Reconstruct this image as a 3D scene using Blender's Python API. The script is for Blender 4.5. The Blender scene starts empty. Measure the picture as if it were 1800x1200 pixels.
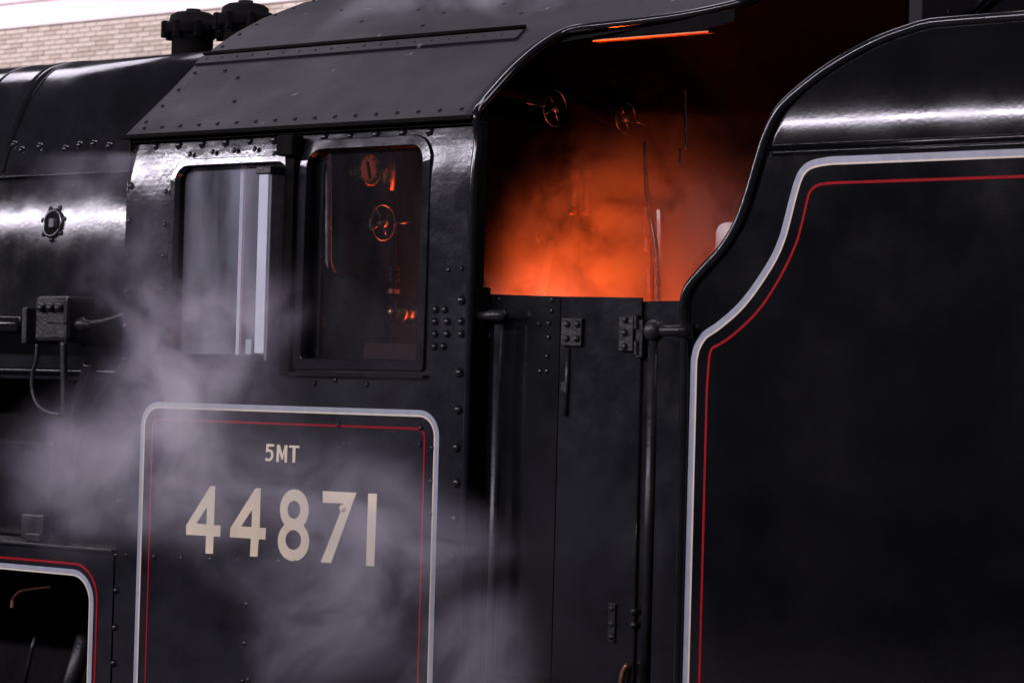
import bpy, bmesh, math, random
import numpy as np
from mathutils import Vector, Matrix
random.seed(7)
SC = bpy.context.scene
COL = SC.collection

# ------------------------------------------------------------------ camera
F = 5000.0                                   # focal length in pixels of the 1800 px photograph
A_, P_, RO = math.radians(49.72), math.radians(1.17), 0.027
_d = np.array([-math.cos(A_)*math.cos(P_), math.sin(A_)*math.cos(P_), math.sin(P_)])
_r = np.array([math.sin(A_), math.cos(A_), 0.0])
_u = np.cross(_r, _d)
CR = math.cos(RO)*_r + math.sin(RO)*_u
CU = math.cos(RO)*_u - math.sin(RO)*_r
CP = np.array([0, 0, 2.45]) - 10*(_d + CR*(500-900)/F - CU*(700-600)/F)
cam_d = bpy.data.cameras.new('camera')
cam_d.lens = F/1800*36; cam_d.sensor_width = 36; cam_d.clip_end = 500; cam_d.clip_start = 0.1
cam_d.dof.use_dof = True; cam_d.dof.focus_distance = 9.9; cam_d.dof.aperture_fstop = 8
cam = bpy.data.objects.new('camera', cam_d); COL.objects.link(cam)
cam.matrix_world = Matrix(((CR[0], CU[0], -_d[0], CP[0]), (CR[1], CU[1], -_d[1], CP[1]), (CR[2], CU[2], -_d[2], CP[2]), (0, 0, 0, 1)))
SC.camera = cam

# ------------------------------------------------------------------ world, lamps, exposure
W = bpy.data.worlds.new('World'); SC.world = W; W.use_nodes = True
bg = W.node_tree.nodes['Background']
bg.inputs[0].default_value = (0.80, 0.74, 1.0, 1); bg.inputs[1].default_value = 0.055
SC.view_settings.view_transform = 'Standard'; SC.view_settings.look = 'None'
SC.view_settings.exposure = 0; SC.view_settings.gamma = 1; SC.view_settings.use_curve_mapping = False
SC.cycles.use_denoising = True
SC.cycles.volume_bounces = 2; SC.cycles.max_bounces = 10; SC.cycles.transparent_max_bounces = 16
SC.cycles.volume_step_rate = 1.0; SC.cycles.volume_max_steps = 256
SC.cycles.sample_clamp_indirect = 6
SC.cycles.use_adaptive_sampling = True; SC.cycles.adaptive_threshold = 0.02; SC.cycles.adaptive_min_samples = 16

def area(name, loc, target, sx, sy, power, color):
    l = bpy.data.lights.new(name, 'AREA'); l.shape = 'RECTANGLE'; l.size = sx; l.size_y = sy
    l.energy = power; l.color = color
    o = bpy.data.objects.new(name, l); COL.objects.link(o)
    z = (Vector(loc)-Vector(target)).normalized()            # local +Z away from the target
    x = Vector((1, 0, 0)); x = (x - z*x.dot(z)).normalized(); y = z.cross(x)
    o.matrix_world = Matrix(((x[0], y[0], z[0], loc[0]), (x[1], y[1], z[1], loc[1]), (x[2], y[2], z[2], loc[2]), (0, 0, 0, 1)))
    return o
LAMP = (0.93, 0.85, 1.0)
# the row of platform strip lamps beside the train
for x in (-13.5, -10.6, -7.7, -3.65, -0.7, 2.3):
    area('platform_lamp', (x, -7.6, 6.2), (x+3, 0, 2.5), 2.65, 0.3, 190, LAMP)
# the high lamps under the station roof
for x in (-7, -1, 5):
    area('roof_lamp', (x, 2.6, 9.5), (x*0.4, 0.6, 3.0), 4.0, 2.2, 165, LAMP)
# the lamps that light the wall on the other side of the station
for x in (-34, -22, -12):
    area('wall_lamp', (x, 17.5, 11.5), (x, 25, 7.6), 8, 1.0, 1050, (1.0, 0.87, 0.93))

# ------------------------------------------------------------------ pixel -> place on a known plane
def ray(u, v): return _d + CR*(u-900)/F - CU*(v-600)/F
def Py(u, v, y=0.0):
    w = ray(u, v); return CP + w*((y-CP[1])/w[1])
def Px(u, v, x):
    w = ray(u, v); return CP + w*((x-CP[0])/w[0])
def on(u, v, g, lo=-.1, hi=1.6):
    a, b = lo, hi
    for _ in range(50):
        m = (a+b)/2
        if g(Py(u, v, m)[2]) > m: a = m
        else: b = m
    return Py(u, v, (a+b)/2)

# ------------------------------------------------------------------ materials
def mat(name, base, rough=.5, metal=0, spec=.5, nscale=0, namp=0, rvar=0, bump=0, bscale=30, wave=0, wscale=3, spots=None, emit=None, coat=0):
    m = bpy.data.materials.new(name); m.use_nodes = True
    N, L = m.node_tree.nodes, m.node_tree.links
    b = N['Principled BSDF']
    b.inputs['Base Color'].default_value = (*base, 1); b.inputs['Roughness'].default_value = rough
    b.inputs['Metallic'].default_value = metal; b.inputs['Specular IOR Level'].default_value = spec
    b.inputs['Coat Weight'].default_value = coat; b.inputs['Coat Roughness'].default_value = .12
    if emit:
        b.inputs['Emission Color'].default_value = (*emit[0], 1); b.inputs['Emission Strength'].default_value = emit[1]
    tc = N.new('ShaderNodeTexCoord')
    if namp or rvar:
        n = N.new('ShaderNodeTexNoise'); n.inputs['Scale'].default_value = nscale; n.inputs['Detail'].default_value = 6
        n.inputs['Roughness'].default_value = .62
        L.new(tc.outputs['Object'], n.inputs['Vector'])
        if namp:
            mr = N.new('ShaderNodeMapRange'); mr.inputs[1].default_value = .3; mr.inputs[2].default_value = .7
            mr.inputs[3].default_value = 1-namp; mr.inputs[4].default_value = 1+namp
            L.new(n.outputs['Fac'], mr.inputs[0])
            mx = N.new('ShaderNodeVectorMath'); mx.operation = 'SCALE'; mx.inputs[0].default_value = base
            L.new(mr.outputs[0], mx.inputs['Scale']); col = mx.outputs[0]
            if spots:
                s = N.new('ShaderNodeTexNoise'); s.inputs['Scale'].default_value = spots[1]; s.inputs['Detail'].default_value = 2
                L.new(tc.outputs['Object'], s.inputs['Vector'])
                sr = N.new('ShaderNodeMapRange'); sr.inputs[1].default_value = spots[2]; sr.inputs[2].default_value = spots[2]+.03
                L.new(s.outputs['Fac'], sr.inputs[0])
                mix = N.new('ShaderNodeMix'); mix.data_type = 'RGBA'
                L.new(sr.outputs[0], mix.inputs[0]); L.new(col, mix.inputs[6]); mix.inputs[7].default_value = (*spots[0], 1)
                col = mix.outputs[2]
            L.new(col, b.inputs['Base Color'])
        if rvar:
            m2 = N.new('ShaderNodeMapRange'); m2.inputs[1].default_value = .3; m2.inputs[2].default_value = .7
            m2.inputs[3].default_value = max(.02, rough-rvar); m2.inputs[4].default_value = rough+rvar
            L.new(n.outputs['Fac'], m2.inputs[0]); L.new(m2.outputs[0], b.inputs['Roughness'])
    last = None
    if wave:
        n = N.new('ShaderNodeTexNoise'); n.inputs['Scale'].default_value = wscale; n.inputs['Detail'].default_value = 1
        L.new(tc.outputs['Object'], n.inputs['Vector'])
        bp = N.new('ShaderNodeBump'); bp.inputs['Strength'].default_value = 1; bp.inputs['Distance'].default_value = wave
        L.new(n.outputs['Fac'], bp.inputs['Height']); last = bp
    if bump:
        n = N.new('ShaderNodeTexNoise'); n.inputs['Scale'].default_value = bscale; n.inputs['Detail'].default_value = 4
        L.new(tc.outputs['Object'], n.inputs['Vector'])
        bp = N.new('ShaderNodeBump'); bp.inputs['Strength'].default_value = 1; bp.inputs['Distance'].default_value = bump
        L.new(n.outputs['Fac'], bp.inputs['Height'])
        if last: L.new(last.outputs[0], bp.inputs['Normal'])
        last = bp
    if last: L.new(last.outputs[0], b.inputs['Normal'])
    return m

M = {}
M['paint'] = mat('gloss_black_paint', (.008, .008, .010), .16, nscale=6, namp=.25, rvar=.06, bump=.0003, bscale=60, wave=.004, wscale=4)
M['paint_cab'] = mat('worn_black_paint', (.0085, .0083, .0115), .20, nscale=5, namp=.3, rvar=.07, bump=.0008, bscale=38, wave=.007, wscale=5)
M['paint_tender'] = mat('polished_black_paint', (.0034, .0032, .0046), .14, nscale=2.4, namp=.35, rvar=.06, bump=.0002, bscale=80, wave=.0035, wscale=1.6)
M['roofpaint'] = mat('sooty_roof_paint', (.0155, .0135, .0175), .55, spec=.11, nscale=4, namp=.32, rvar=.06, bump=.0012, bscale=120, wave=.01, wscale=3, spots=((.13, .125, .13), 15, .728))
M['soot'] = mat('soot_black_iron', (.006, .0055, .006), .8, spec=.05, nscale=12, namp=.4, bump=.001, bscale=60)
M['iron'] = mat('oily_black_iron', (.012, .0115, .013), .36, spec=.4, nscale=14, namp=.4, rvar=.1, bump=.0015, bscale=90)
M['cabin'] = mat('sooty_cab_lining', (.012, .010, .009), .75, spec=.08, nscale=5, namp=.4, rvar=.12, bump=.001, bscale=40)
M['grey'] = mat('lining_grey', (.33, .35, .40), .35, nscale=30, namp=.12, rvar=.06)
M['grey_dull'] = mat('dull_grey_frame', (.10, .10, .115), .5, nscale=20, namp=.3)
M['cream'] = mat('lining_cream', (.72, .62, .47), .4, nscale=30, namp=.08)
M['red'] = mat('lining_red', (.33, .006, .009), .6, spec=.1, nscale=30, namp=.15, rvar=.05)
M['number'] = mat('numeral_cream', (.96, .79, .56), .42, nscale=14, namp=.07, rvar=.05, bump=.0003, bscale=120)
M['steel'] = mat('polished_steel', (.55, .52, .50), .22, metal=1, nscale=30, namp=.2, rvar=.08)
M['chrome'] = mat('bright_chrome', (.8, .78, .76), .08, metal=1)
M['brass'] = mat('tarnished_brass', (.55, .36, .14), .3, metal=1, nscale=25, namp=.25, rvar=.1)
M['copper'] = mat('dull_copper', (.5, .22, .12), .35, metal=1, nscale=25, namp=.3, rvar=.1)
M['dial'] = mat('dial_white', (.88, .84, .80), .5, nscale=20, namp=.06)
M['ink'] = mat('dial_ink', (.03, .03, .03), .5)
M['wood'] = mat('seat_brown', (.020, .011, .009), .8, spec=.06, nscale=20, namp=.3)
M['screen'] = mat('wind_screen_glass', (.52, .55, .60), .25, nscale=6, namp=.12)
M['brick'] = mat('buff_brick', (.44, .38, .33), .85, nscale=3, namp=.2)
M['brick2'] = mat('pale_buff_brick', (.54, .48, .43), .85, nscale=3, namp=.2)
M['mortar'] = mat('brick_mortar', (.33, .27, .25), .9, nscale=8, namp=.15)
M['plaster'] = mat('white_plaster', (.78, .72, .74), .8, nscale=.6, namp=.05)
M['ground'] = mat('station_ballast', (.10, .095, .09), .9, nscale=8, namp=.4, bump=.02, bscale=12)
M['flags'] = mat('platform_paving', (.07, .066, .07), .8, nscale=4, namp=.2)
M['coal'] = mat('coal_black', (.012, .012, .013), .4, nscale=12, namp=.5, bump=.03, bscale=9)
M['fire'] = mat('burning_coal', (.3, .05, .01), .8, emit=((1, .25, .03), 2.5))

def glass(name, veil, dcol, rough):  # diffuse share paints mist and reflected haze into the glass
    m = bpy.data.materials.new(name); m.use_nodes = True
    N, L = m.node_tree.nodes, m.node_tree.links
    N.remove(N['Principled BSDF']); out = N['Material Output']
    tr = N.new('ShaderNodeBsdfTransparent'); gl = N.new('ShaderNodeBsdfGlossy'); gl.inputs['Roughness'].default_value = rough
    fr = N.new('ShaderNodeFresnel'); fr.inputs[0].default_value = 1.5
    ge = N.new('ShaderNodeNewGeometry'); iv = N.new('ShaderNodeMath'); iv.operation = 'SUBTRACT'; iv.inputs[0].default_value = 1; L.new(ge.outputs['Backfacing'], iv.inputs[1])
    ml = N.new('ShaderNodeMath'); ml.operation = 'MULTIPLY'; L.new(fr.outputs[0], ml.inputs[0]); L.new(iv.outputs[0], ml.inputs[1])   # one reflection, at the front face
    m1 = N.new('ShaderNodeMixShader'); L.new(ml.outputs[0], m1.inputs[0]); L.new(tr.outputs[0], m1.inputs[1]); L.new(gl.outputs[0], m1.inputs[2])
    df = N.new('ShaderNodeBsdfDiffuse'); df.inputs[0].default_value = (*dcol, 1)
    tl = N.new('ShaderNodeBsdfTranslucent'); tl.inputs[0].default_value = (*dcol, 1)
    md = N.new('ShaderNodeMixShader'); md.inputs[0].default_value = .4; L.new(df.outputs[0], md.inputs[1]); L.new(tl.outputs[0], md.inputs[2])
    tc = N.new('ShaderNodeTexCoord'); mp = N.new('ShaderNodeMapping'); mp.inputs['Scale'].default_value = (7, 7, 2.0)
    nz = N.new('ShaderNodeTexNoise'); nz.inputs['Scale'].default_value = 1; nz.inputs['Detail'].default_value = 4
    L.new(tc.outputs['Object'], mp.inputs[0]); L.new(mp.outputs[0], nz.inputs['Vector'])
    mr = N.new('ShaderNodeMapRange'); mr.inputs[1].default_value = .3; mr.inputs[2].default_value = .72
    mr.inputs[3].default_value = veil*.3; mr.inputs[4].default_value = veil*2.0
    L.new(nz.outputs['Fac'], mr.inputs[0])
    m2 = N.new('ShaderNodeMixShader'); L.new(mr.outputs[0], m2.inputs[0]); L.new(m1.outputs[0], m2.inputs[1]); L.new(md.outputs[0], m2.inputs[2])
    L.new(m2.outputs[0], out.inputs[0]); return m
M['pane_misty'] = glass('misted_window_glass', .16, (.66, .71, .82), .04)  # real mist, plus the lit station's reflection painted as pale haze
M['pane_clear'] = glass('clear_window_glass', .010, (.6, .58, .64), .02)  # faint diffuse grey stands in for light reflected by the pane

# ------------------------------------------------------------------ mesh helpers
def link(name, me, m, parent=None, smooth=True, loc=None):
    o = bpy.data.objects.new(name, me); COL.objects.link(o)
    if m is not None and not me.materials: me.materials.append(m)
    if smooth and len(me.polygons):
        me.polygons.foreach_set('use_smooth', [True]*len(me.polygons))
    if loc is not None: o.location = loc
    if parent is not None: o.parent = parent
    return o
def from_bm(name, bm, m, parent=None, smooth=False, bevel=0, bseg=2):
    bmesh.ops.remove_doubles(bm, verts=bm.verts, dist=1e-6)
    bmesh.ops.recalc_face_normals(bm, faces=bm.faces)
    if bevel:
        es = [e for e in bm.edges if len(e.link_faces) == 2 and e.calc_face_angle(0) > .5]
        bmesh.ops.bevel(bm, geom=es, offset=bevel, segments=bseg, affect='EDGES', profile=.5)
    me = bpy.data.meshes.new(name); bm.to_mesh(me); bm.free()
    o = link(name, me, m, parent, smooth)
    return o
def empty(name, loc, label, cat, group=None):
    o = bpy.data.objects.new(name, None); COL.objects.link(o); o.location = loc
    o.empty_display_size = .2
    tag(o, label, cat, group); return o
def tag(o, label=None, cat=None, group=None, kind=None):
    if label: o['label'] = label
    if cat: o['category'] = cat
    if group: o['group'] = group
    if kind: o['kind'] = kind
    return o
def bbox(bm, x0, x1, y0, y1, z0, z1):
    v = [bm.verts.new((x, y, z)) for z in (z0, z1) for y in (y0, y1) for x in (x0, x1)]
    for f in ((0, 1, 3, 2), (4, 6, 7, 5), (0, 4, 5, 1), (2, 3, 7, 6), (0, 2, 6, 4), (1, 5, 7, 3)): bm.faces.new([v[i] for i in f])
def box(name, x0, x1, y0, y1, z0, z1, m, parent=None, bevel=.004):
    bm = bmesh.new(); bbox(bm, x0, x1, y0, y1, z0, z1)
    return from_bm(name, bm, m, parent, False, bevel)
def prism(bm, pts, y0, y1):
    """polygon in x,z extruded along y"""
    n = len(pts)
    a = [bm.verts.new((p[0], y0, p[1])) for p in pts]; b = [bm.verts.new((p[0], y1, p[1])) for p in pts]
    bm.faces.new(a); bm.faces.new(b[::-1])
    for i in range(n): bm.faces.new((a[i], b[i], b[(i+1) % n], a[(i+1) % n]))
def bez(pts, n=8):
    """Catmull-Rom through the points"""
    P = [np.array(p, float) for p in pts]; out = []
    for i in range(len(P)-1):
        p0 = P[max(i-1, 0)]; p1 = P[i]; p2 = P[i+1]; p3 = P[min(i+2, len(P)-1)]
        for k in range(n):
            t = k/n
            out.append(.5*((2*p1)+(-p0+p2)*t+(2*p0-5*p1+4*p2-p3)*t*t+(-p0+3*p1-3*p2+p3)*t**3))
    out.append(P[-1]); return out
def tube(bm, path, r, seg=12, cap=True):
    P = [Vector(p) for p in path]; n = len(P); rings = []
    rr = r if hasattr(r, '__len__') else [r]*n
    t = (P[1]-P[0]).normalized(); ref = Vector((0, 0, 1)) if abs(t.z) < .9 else Vector((0, 1, 0))
    nx = (ref - t*ref.dot(t)).normalized()
    for i in range(n):
        t = (P[min(i+1, n-1)]-P[max(i-1, 0)]).normalized()
        nx = (nx - t*nx.dot(t)).normalized(); ny = t.cross(nx)
        rings.append([bm.verts.new(P[i]+(nx*math.cos(2*math.pi*k/seg)+ny*math.sin(2*math.pi*k/seg))*rr[i]) for k in range(seg)])
    for i in range(n-1):
        for k in range(seg): bm.faces.new((rings[i][k], rings[i][(k+1) % seg], rings[i+1][(k+1) % seg], rings[i+1][k]))
    if cap: bm.faces.new(rings[0][::-1]); bm.faces.new(rings[-1])
def pipe(name, path, r, m, parent, seg=12):
    bm = bmesh.new(); tube(bm, path, r, seg); return from_bm(name, bm, m, parent, True)
def lathe(bm, prof, c, axis, seg=24):
    """prof: (radius, along) pairs; axis: unit vector"""
    ax = Vector(axis).normalized(); ref = Vector((0, 0, 1)) if abs(ax.z) < .9 else Vector((1, 0, 0))
    nx = (ref-ax*ref.dot(ax)).normalized(); ny = ax.cross(nx); c = Vector(c); rings = []
    for (r, h) in prof:
        rings.append([bm.verts.new(c+ax*h+(nx*math.cos(2*math.pi*k/seg)+ny*math.sin(2*math.pi*k/seg))*max(r, 1e-5)) for k in range(seg)])
    for i in range(len(prof)-1):
        for k in range(seg): bm.faces.new((rings[i][k], rings[i][(k+1) % seg], rings[i+1][(k+1) % seg], rings[i+1][k]))
    bm.faces.new(rings[0][::-1]); bm.faces.new(rings[-1])
def torus(bm, c, axis, R, r, seg=28, sub=8):
    ax = Vector(axis).normalized(); ref = Vector((0, 0, 1)) if abs(ax.z) < .9 else Vector((1, 0, 0))
    nx = (ref-ax*ref.dot(ax)).normalized(); ny = ax.cross(nx); c = Vector(c); V = []
    for i in range(seg):
        a = 2*math.pi*i/seg; rad = nx*math.cos(a)+ny*math.sin(a)
        V.append([bm.verts.new(c+rad*(R+r*math.cos(2*math.pi*j/sub))+ax*r*math.sin(2*math.pi*j/sub)) for j in range(sub)])
    for i in range(seg):
        for j in range(sub): bm.faces.new((V[i][j], V[(i+1) % seg][j], V[(i+1) % seg][(j+1) % sub], V[i][(j+1) % sub]))
def ribbon(name, path, w0, w1, g, off, m, parent):
    """painted stripe lying on the surface y = g(z): path of (x,z), from offset w0 to w1 to its left"""
    bm = bmesh.new(); P = [np.array(p[:2], float) for p in path]; n = len(P); A = []; B = []
    for i in range(n):
        t = P[min(i+1, n-1)]-P[max(i-1, 0)]; t = t/np.linalg.norm(t); nn = np.array([-t[1], t[0]])
        for W_, L_ in ((w0, A), (w1, B)):
            q = P[i]+nn*W_; L_.append(bm.verts.new((q[0], g(q[1])-off, q[1])))
    for i in range(n-1): bm.faces.new((A[i], A[i+1], B[i+1], B[i]))
    bm.normal_update()
    ext = bmesh.ops.extrude_face_region(bm, geom=bm.faces[:])
    for v in [e for e in ext['geom'] if isinstance(e, bmesh.types.BMVert)]: v.co.y += off*.8
    return from_bm(name, bm, m, parent, False)
def fill(name, loops, y0, y1, m, parent):
    """flat shape with holes in x,z, given a small thickness"""
    bm = bmesh.new(); E_ = []
    for lp in loops:
        vs = [bm.verts.new((p[0], y0, p[1])) for p in lp]
        E_ += [bm.edges.new((vs[i], vs[(i+1) % len(vs)])) for i in range(len(vs))]
    bmesh.ops.triangle_fill(bm, use_beauty=True, use_dissolve=False, edges=E_)
    ext = bmesh.ops.extrude_face_region(bm, geom=bm.faces[:])
    for v in [e for e in ext['geom'] if isinstance(e, bmesh.types.BMVert)]: v.co.y = y1
    return from_bm(name, bm, m, parent, False)
def rrect(x0, x1, z0, z1, r, n=7, rb=None):
    rb = r if rb is None else rb; out = []
    for (cx, cz, a, q) in ((x1-r, z1-r, 0, r), (x0+r, z1-r, 90, r), (x0+rb, z0+rb, 180, rb), (x1-rb, z0+rb, 270, rb)):
        for k in range(n+1):
            t = math.radians(a+90*k/n); out.append((cx+q*math.cos(t), cz+q*math.sin(t)))
    return out

def rivet_mesh(name, r, h, m, seg=10):
    bm = bmesh.new(); rings = []
    for (q, y) in ((1.12, .0006), (1.0, -.18*h), (.86, -.55*h), (.5, -.9*h)):
        rings.append([bm.verts.new((r*q*math.cos(2*math.pi*k/seg), y, r*q*math.sin(2*math.pi*k/seg))) for k in range(seg)])
    top = bm.verts.new((0, -h, 0))
    for i in range(3):
        for k in range(seg): bm.faces.new((rings[i][k], rings[i][(k+1) % seg], rings[i+1][(k+1) % seg], rings[i+1][k]))
    for k in range(seg): bm.faces.new((rings[3][k], rings[3][(k+1) % seg], top))
    bmesh.ops.recalc_face_normals(bm, faces=bm.faces)
    me = bpy.data.meshes.new(name); bm.to_mesh(me); bm.free(); me.materials.append(m)
    me.polygons.foreach_set('use_smooth', [True]*len(me.polygons)); return me
def rivet(me, p, parent, n=(0, -1, 0), name='rivet'):
    o = bpy.data.objects.new(name, me); COL.objects.link(o); o.parent = parent
    q = Vector((0, -1, 0)).rotation_difference(Vector(n)); o.rotation_mode = 'QUATERNION'
    o.rotation_quaternion = q; o.location = Vector(p); return o
RV = rivet_mesh('rivet_head', .0135, .012, M['paint_cab'])
RVB = rivet_mesh('rivet_head_large', .0165, .014, M['paint'])
RVS = rivet_mesh('rivet_head_small', .0095, .007, M['paint_cab'])
RVR = rivet_mesh('rivet_head_roof', .0085, .0055, M['roofpaint'])
RVI = rivet_mesh('rivet_head_iron', .012, .010, M['iron'])

# ------------------------------------------------------------------ ground and wall behind
def structure(o): o['kind'] = 'structure'; return o
bm = bmesh.new(); v = [bm.verts.new(p) for p in ((-120, -60, 0), (60, -60, 0), (60, 60, 0), (-120, 60, 0))]; bm.faces.new(v)
structure(from_bm('ground', bm, M['ground']))
structure(box('platform', -60, 40, -14, -.55, 0.004, .92, M['flags'], None, .02))

wall = empty('brick_wall', (-29, 25, 0), 'pale buff brick station wall with white plaster band, beyond the boiler', 'wall')
WY = 25.0
def wl(x, y, z): return (x+29, y-25, z)
def wbox(name, x0, x1, y0, y1, z0, z1, m, bevel=0):
    a, b = wl(x0, y0, z0), wl(x1, y1, z1)
    return box(name, a[0], b[0], a[1], b[1], a[2], b[2], m, wall, bevel)
wbox('wall_core', -60, -8, WY+.02, WY+.5, 0, 8.69, M['mortar'])
wbox('plaster_band', -60, -8, WY-.06, WY+.5, 8.70, 9.12, M['plaster'], .02)
wbox('cornice', -60, -8, WY-.09, WY+.5, 9.13, 10.4, M['plaster'], .03)
wbox('brightening_panel', -24, -9, WY-.04, WY+.5, 2.0, 6.6, M['plaster'], .02)  # added white panel, brightens the wall seen through the far window
bricks = []
for sh in (0, 1, 2):
    bm = bmesh.new(); q = .142 - .001*sh
    bbox(bm, -q, q, -.012+.002*sh, .025, -.036, .036)
    es = [e for e in bm.edges]; bmesh.ops.bevel(bm, geom=es, offset=.004, segments=1, affect='EDGES')
    me = bpy.data.meshes.new('brick_shape'); bm.to_mesh(me); bm.free()
    me.materials.append(M['brick'] if sh == 1 else M['brick2']); bricks.append(me)
for row in range(8):
    z = 8.69 - .0835*(row+.5)
    for k in range(36):
        x = -33.0 + .297*k + (.148 if row % 2 else 0)
        o = bpy.data.objects.new('brick', random.choice(bricks)); COL.objects.link(o); o.parent = wall
        o.location = (x+29, random.uniform(-.004, .004), z)

# ================================================================== LOCOMOTIVE
loco = empty('steam_locomotive', (0, 0, 0), 'black lined steam locomotive numbered 44871, its cab glowing orange', 'locomotive')
XF, XR = -.855, .858                         # cab front and rear edge
ZG = 3.408                                   # gutter height
def gc(z):                                   # cab side: upright, leaning in a little towards the gutter
    return 0.0 if z < 3.15 else .47*(z-3.15)**2
YG = gc(ZG)

# --- cab side sheet with two window openings
W1 = (-.585, -.012, 2.600, 3.285); W2 = (.080, .626, 2.590, 3.322)
def side_solid(name, y_sign=1, y0=0.0, m=None, wins=()):
    zs = [1.0, 2.0, 3.15] + list(np.linspace(3.165, ZG, 14))
    bm = bmesh.new(); A = []; B = []
    for z in zs:
        g = gc(z)
        A.append([bm.verts.new((x, y0+y_sign*g, z)) for x in (XF, XR)])
        B.append([bm.verts.new((x, y0+y_sign*(g+.009), z)) for x in (XF, XR)])
    for i in range(len(zs)-1):
        bm.faces.new((A[i][0], A[i][1], A[i+1][1], A[i+1][0])); bm.faces.new((B[i][1], B[i][0], B[i+1][0], B[i+1][1]))
        bm.faces.new((A[i][0], A[i+1][0], B[i+1][0], B[i][0])); bm.faces.new((A[i][1], B[i][1], B[i+1][1], A[i+1][1]))
    bm.faces.new((A[0][0], B[0][0], B[0][1], A[0][1])); bm.faces.new((A[-1][0], A[-1][1], B[-1][1], B[-1][0]))
    o = from_bm(name, bm, m, loco, False)
    for lp in wins:
        cb = bmesh.new(); prism(cb, lp, y0-.2, y0+.3); c = from_bm('cutter', cb, None)
        md = o.modifiers.new('cut', 'BOOLEAN'); md.operation = 'DIFFERENCE'; md.object = c; md.solver = 'EXACT'
        dg = bpy.context.evaluated_depsgraph_get(); me = bpy.data.meshes.new_from_object(o.evaluated_get(dg))
        o.modifiers.clear(); old = o.data; o.data = me; bpy.data.meshes.remove(old); bpy.data.objects.remove(c)
    return o
w1 = rrect(*W1, .055, rb=.012); w2 = rrect(*W2, .06, rb=.012)
side = side_solid('cab_side_sheet', 1, 0, M['paint_cab'], (w1, w2))
far = side_solid('far_cab_side_sheet', -1, 2.6, M['cabin'], (rrect(-.36, -.335, 2.75, 3.3, .01), rrect(-.048, .618, 2.592, 3.238, .05, rb=.012)))
far['label'] = 'inner face of the opposite cab side, lit orange'

def frame(name, W_, w, rt, m, y_out=.012, rb=.012):
    """flat raised frame round an opening, following the lean of the sheet"""
    x0, x1, z0, z1 = W_
    inn = rrect(x0+.001, x1-.001, z0+.001, z1-.001, rt-.001, 8, rb); outl = rrect(x0-w, x1+w, z0-w, z1+w, rt+w*.8, 8, rb+.004)
    bm = bmesh.new(); R = []
    for (lp, dy) in ((inn, .014), (inn, -y_out), (outl, -y_out), (outl, .0)):
        R.append([bm.verts.new((p[0], gc(p[1])+dy, p[1])) for p in lp])
    n = len(inn)
    for j in range(3):
        for i in range(n): bm.faces.new((R[j][i], R[j][(i+1) % n], R[j+1][(i+1) % n], R[j+1][i]))
    return from_bm(name, bm, m, loco, False, .003, 2)
f1 = frame('window_frame', W1, .026, .055, M['paint_cab'], .011); f2 = frame('window_frame', W2, .035, .06, M['paint'], .010)
def reveal(W_, rt, par):
    inn = rrect(W_[0]+.002, W_[1]-.002, W_[2]+.002, W_[3]-.002, rt-.002, 8, .010); outl = rrect(W_[0]-.012, W_[1]+.012, W_[2]-.012, W_[3]+.012, rt+.008, 8, .014)
    bm = bmesh.new(); R = []; n = len(inn)
    for (lp, dy) in ((inn, .0145), (inn, .060), (outl, .060), (outl, .0145)): R.append([bm.verts.new((p[0], gc(p[1])+dy, p[1])) for p in lp])
    for j in range(4):
        for i in range(n): bm.faces.new((R[j][i], R[j][(i+1) % n], R[(j+1) % 4][(i+1) % n], R[(j+1) % 4][i]))
    return from_bm('window_reveal', bm, M['soot'], par)
reveal(W1, .055, f1); reveal(W2, .06, f2)
def pane(name, W_, y, m, parent):
    bm = bmesh.new(); bbox(bm, W_[0], W_[1], y, y+.005, W_[2], W_[3]); return from_bm(name, bm, m, parent)
p1 = pane('window_pane', (-.582, -.016, 2.603, 3.282), .040, M['pane_misty'], f1); p1['label'] = 'misted pale window pane'
box('reflection_strip', -.318, -.300, .062, .076, 2.60, 3.29, M['screen'], f1, .002)  # pale strip stands in for an upright reflection in the glass
box('inner_stile', -.205, -.185, .080, .095, 2.60, 3.29, M['grey_dull'], f1, .002)
# the open window: its glass slid half way behind, only the leading stile shows
sash = box('sliding_sash', .072, .094, .066, .080, 2.58, 3.33, M['iron'], f2, .002)
box('window_ledge', .03, .67, -.020, .0, 2.530, 2.543, M['paint'], f2, .003)
pane('window_pane', (.083, .623, 2.593, 3.319), .045, M['pane_clear'], f2)['label'] = 'clear window pane'
# dark jamb column between the windows, glass wind screen on its front edge
box('window_pillar', -.012, .034, -.020, .0, 2.53, 3.31, M['soot'], loco, .004)
scr = box('wind_screen', -.078, -.030, -.080, -.012, 2.605, 3.235, M['screen'], loco, .003); scr['label'] = 'pale glass wind screen seen nearly edge-on'
box('screen_frame', -.034, -.018, -.076, .004, 2.58, 3.26, M['grey_dull'], scr, .003)
box('screen_clip', -.086, -.014, -.088, -.006, 3.235, 3.262, M['iron'], scr, .003)
box('screen_foot', -.112, -.082, -.09, -.05, 2.600, 2.655, M['grey'], scr, .003)
box('screen_bracket', -.03, .05, -.05, .012, 3.30, 3.372, M['soot'], loco, .008)

def rv(u, v, me=RV, par=side, off=0.0, g=gc, name='rivet'):
    p = on(u, v, lambda z: g(z)-off); dz = (g(p[2]+.004)-g(p[2]-.004))/.008
    return rivet(me, p, par, Vector((0, -1, dz)), name)
# rivets under the gutter
for k in range(12):
    x = -.725+.1235*k; z = 3.365
    rivet(RVB if k % 4 else RV, (x, gc(z), z), side, (0, -1, .19))
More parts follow.
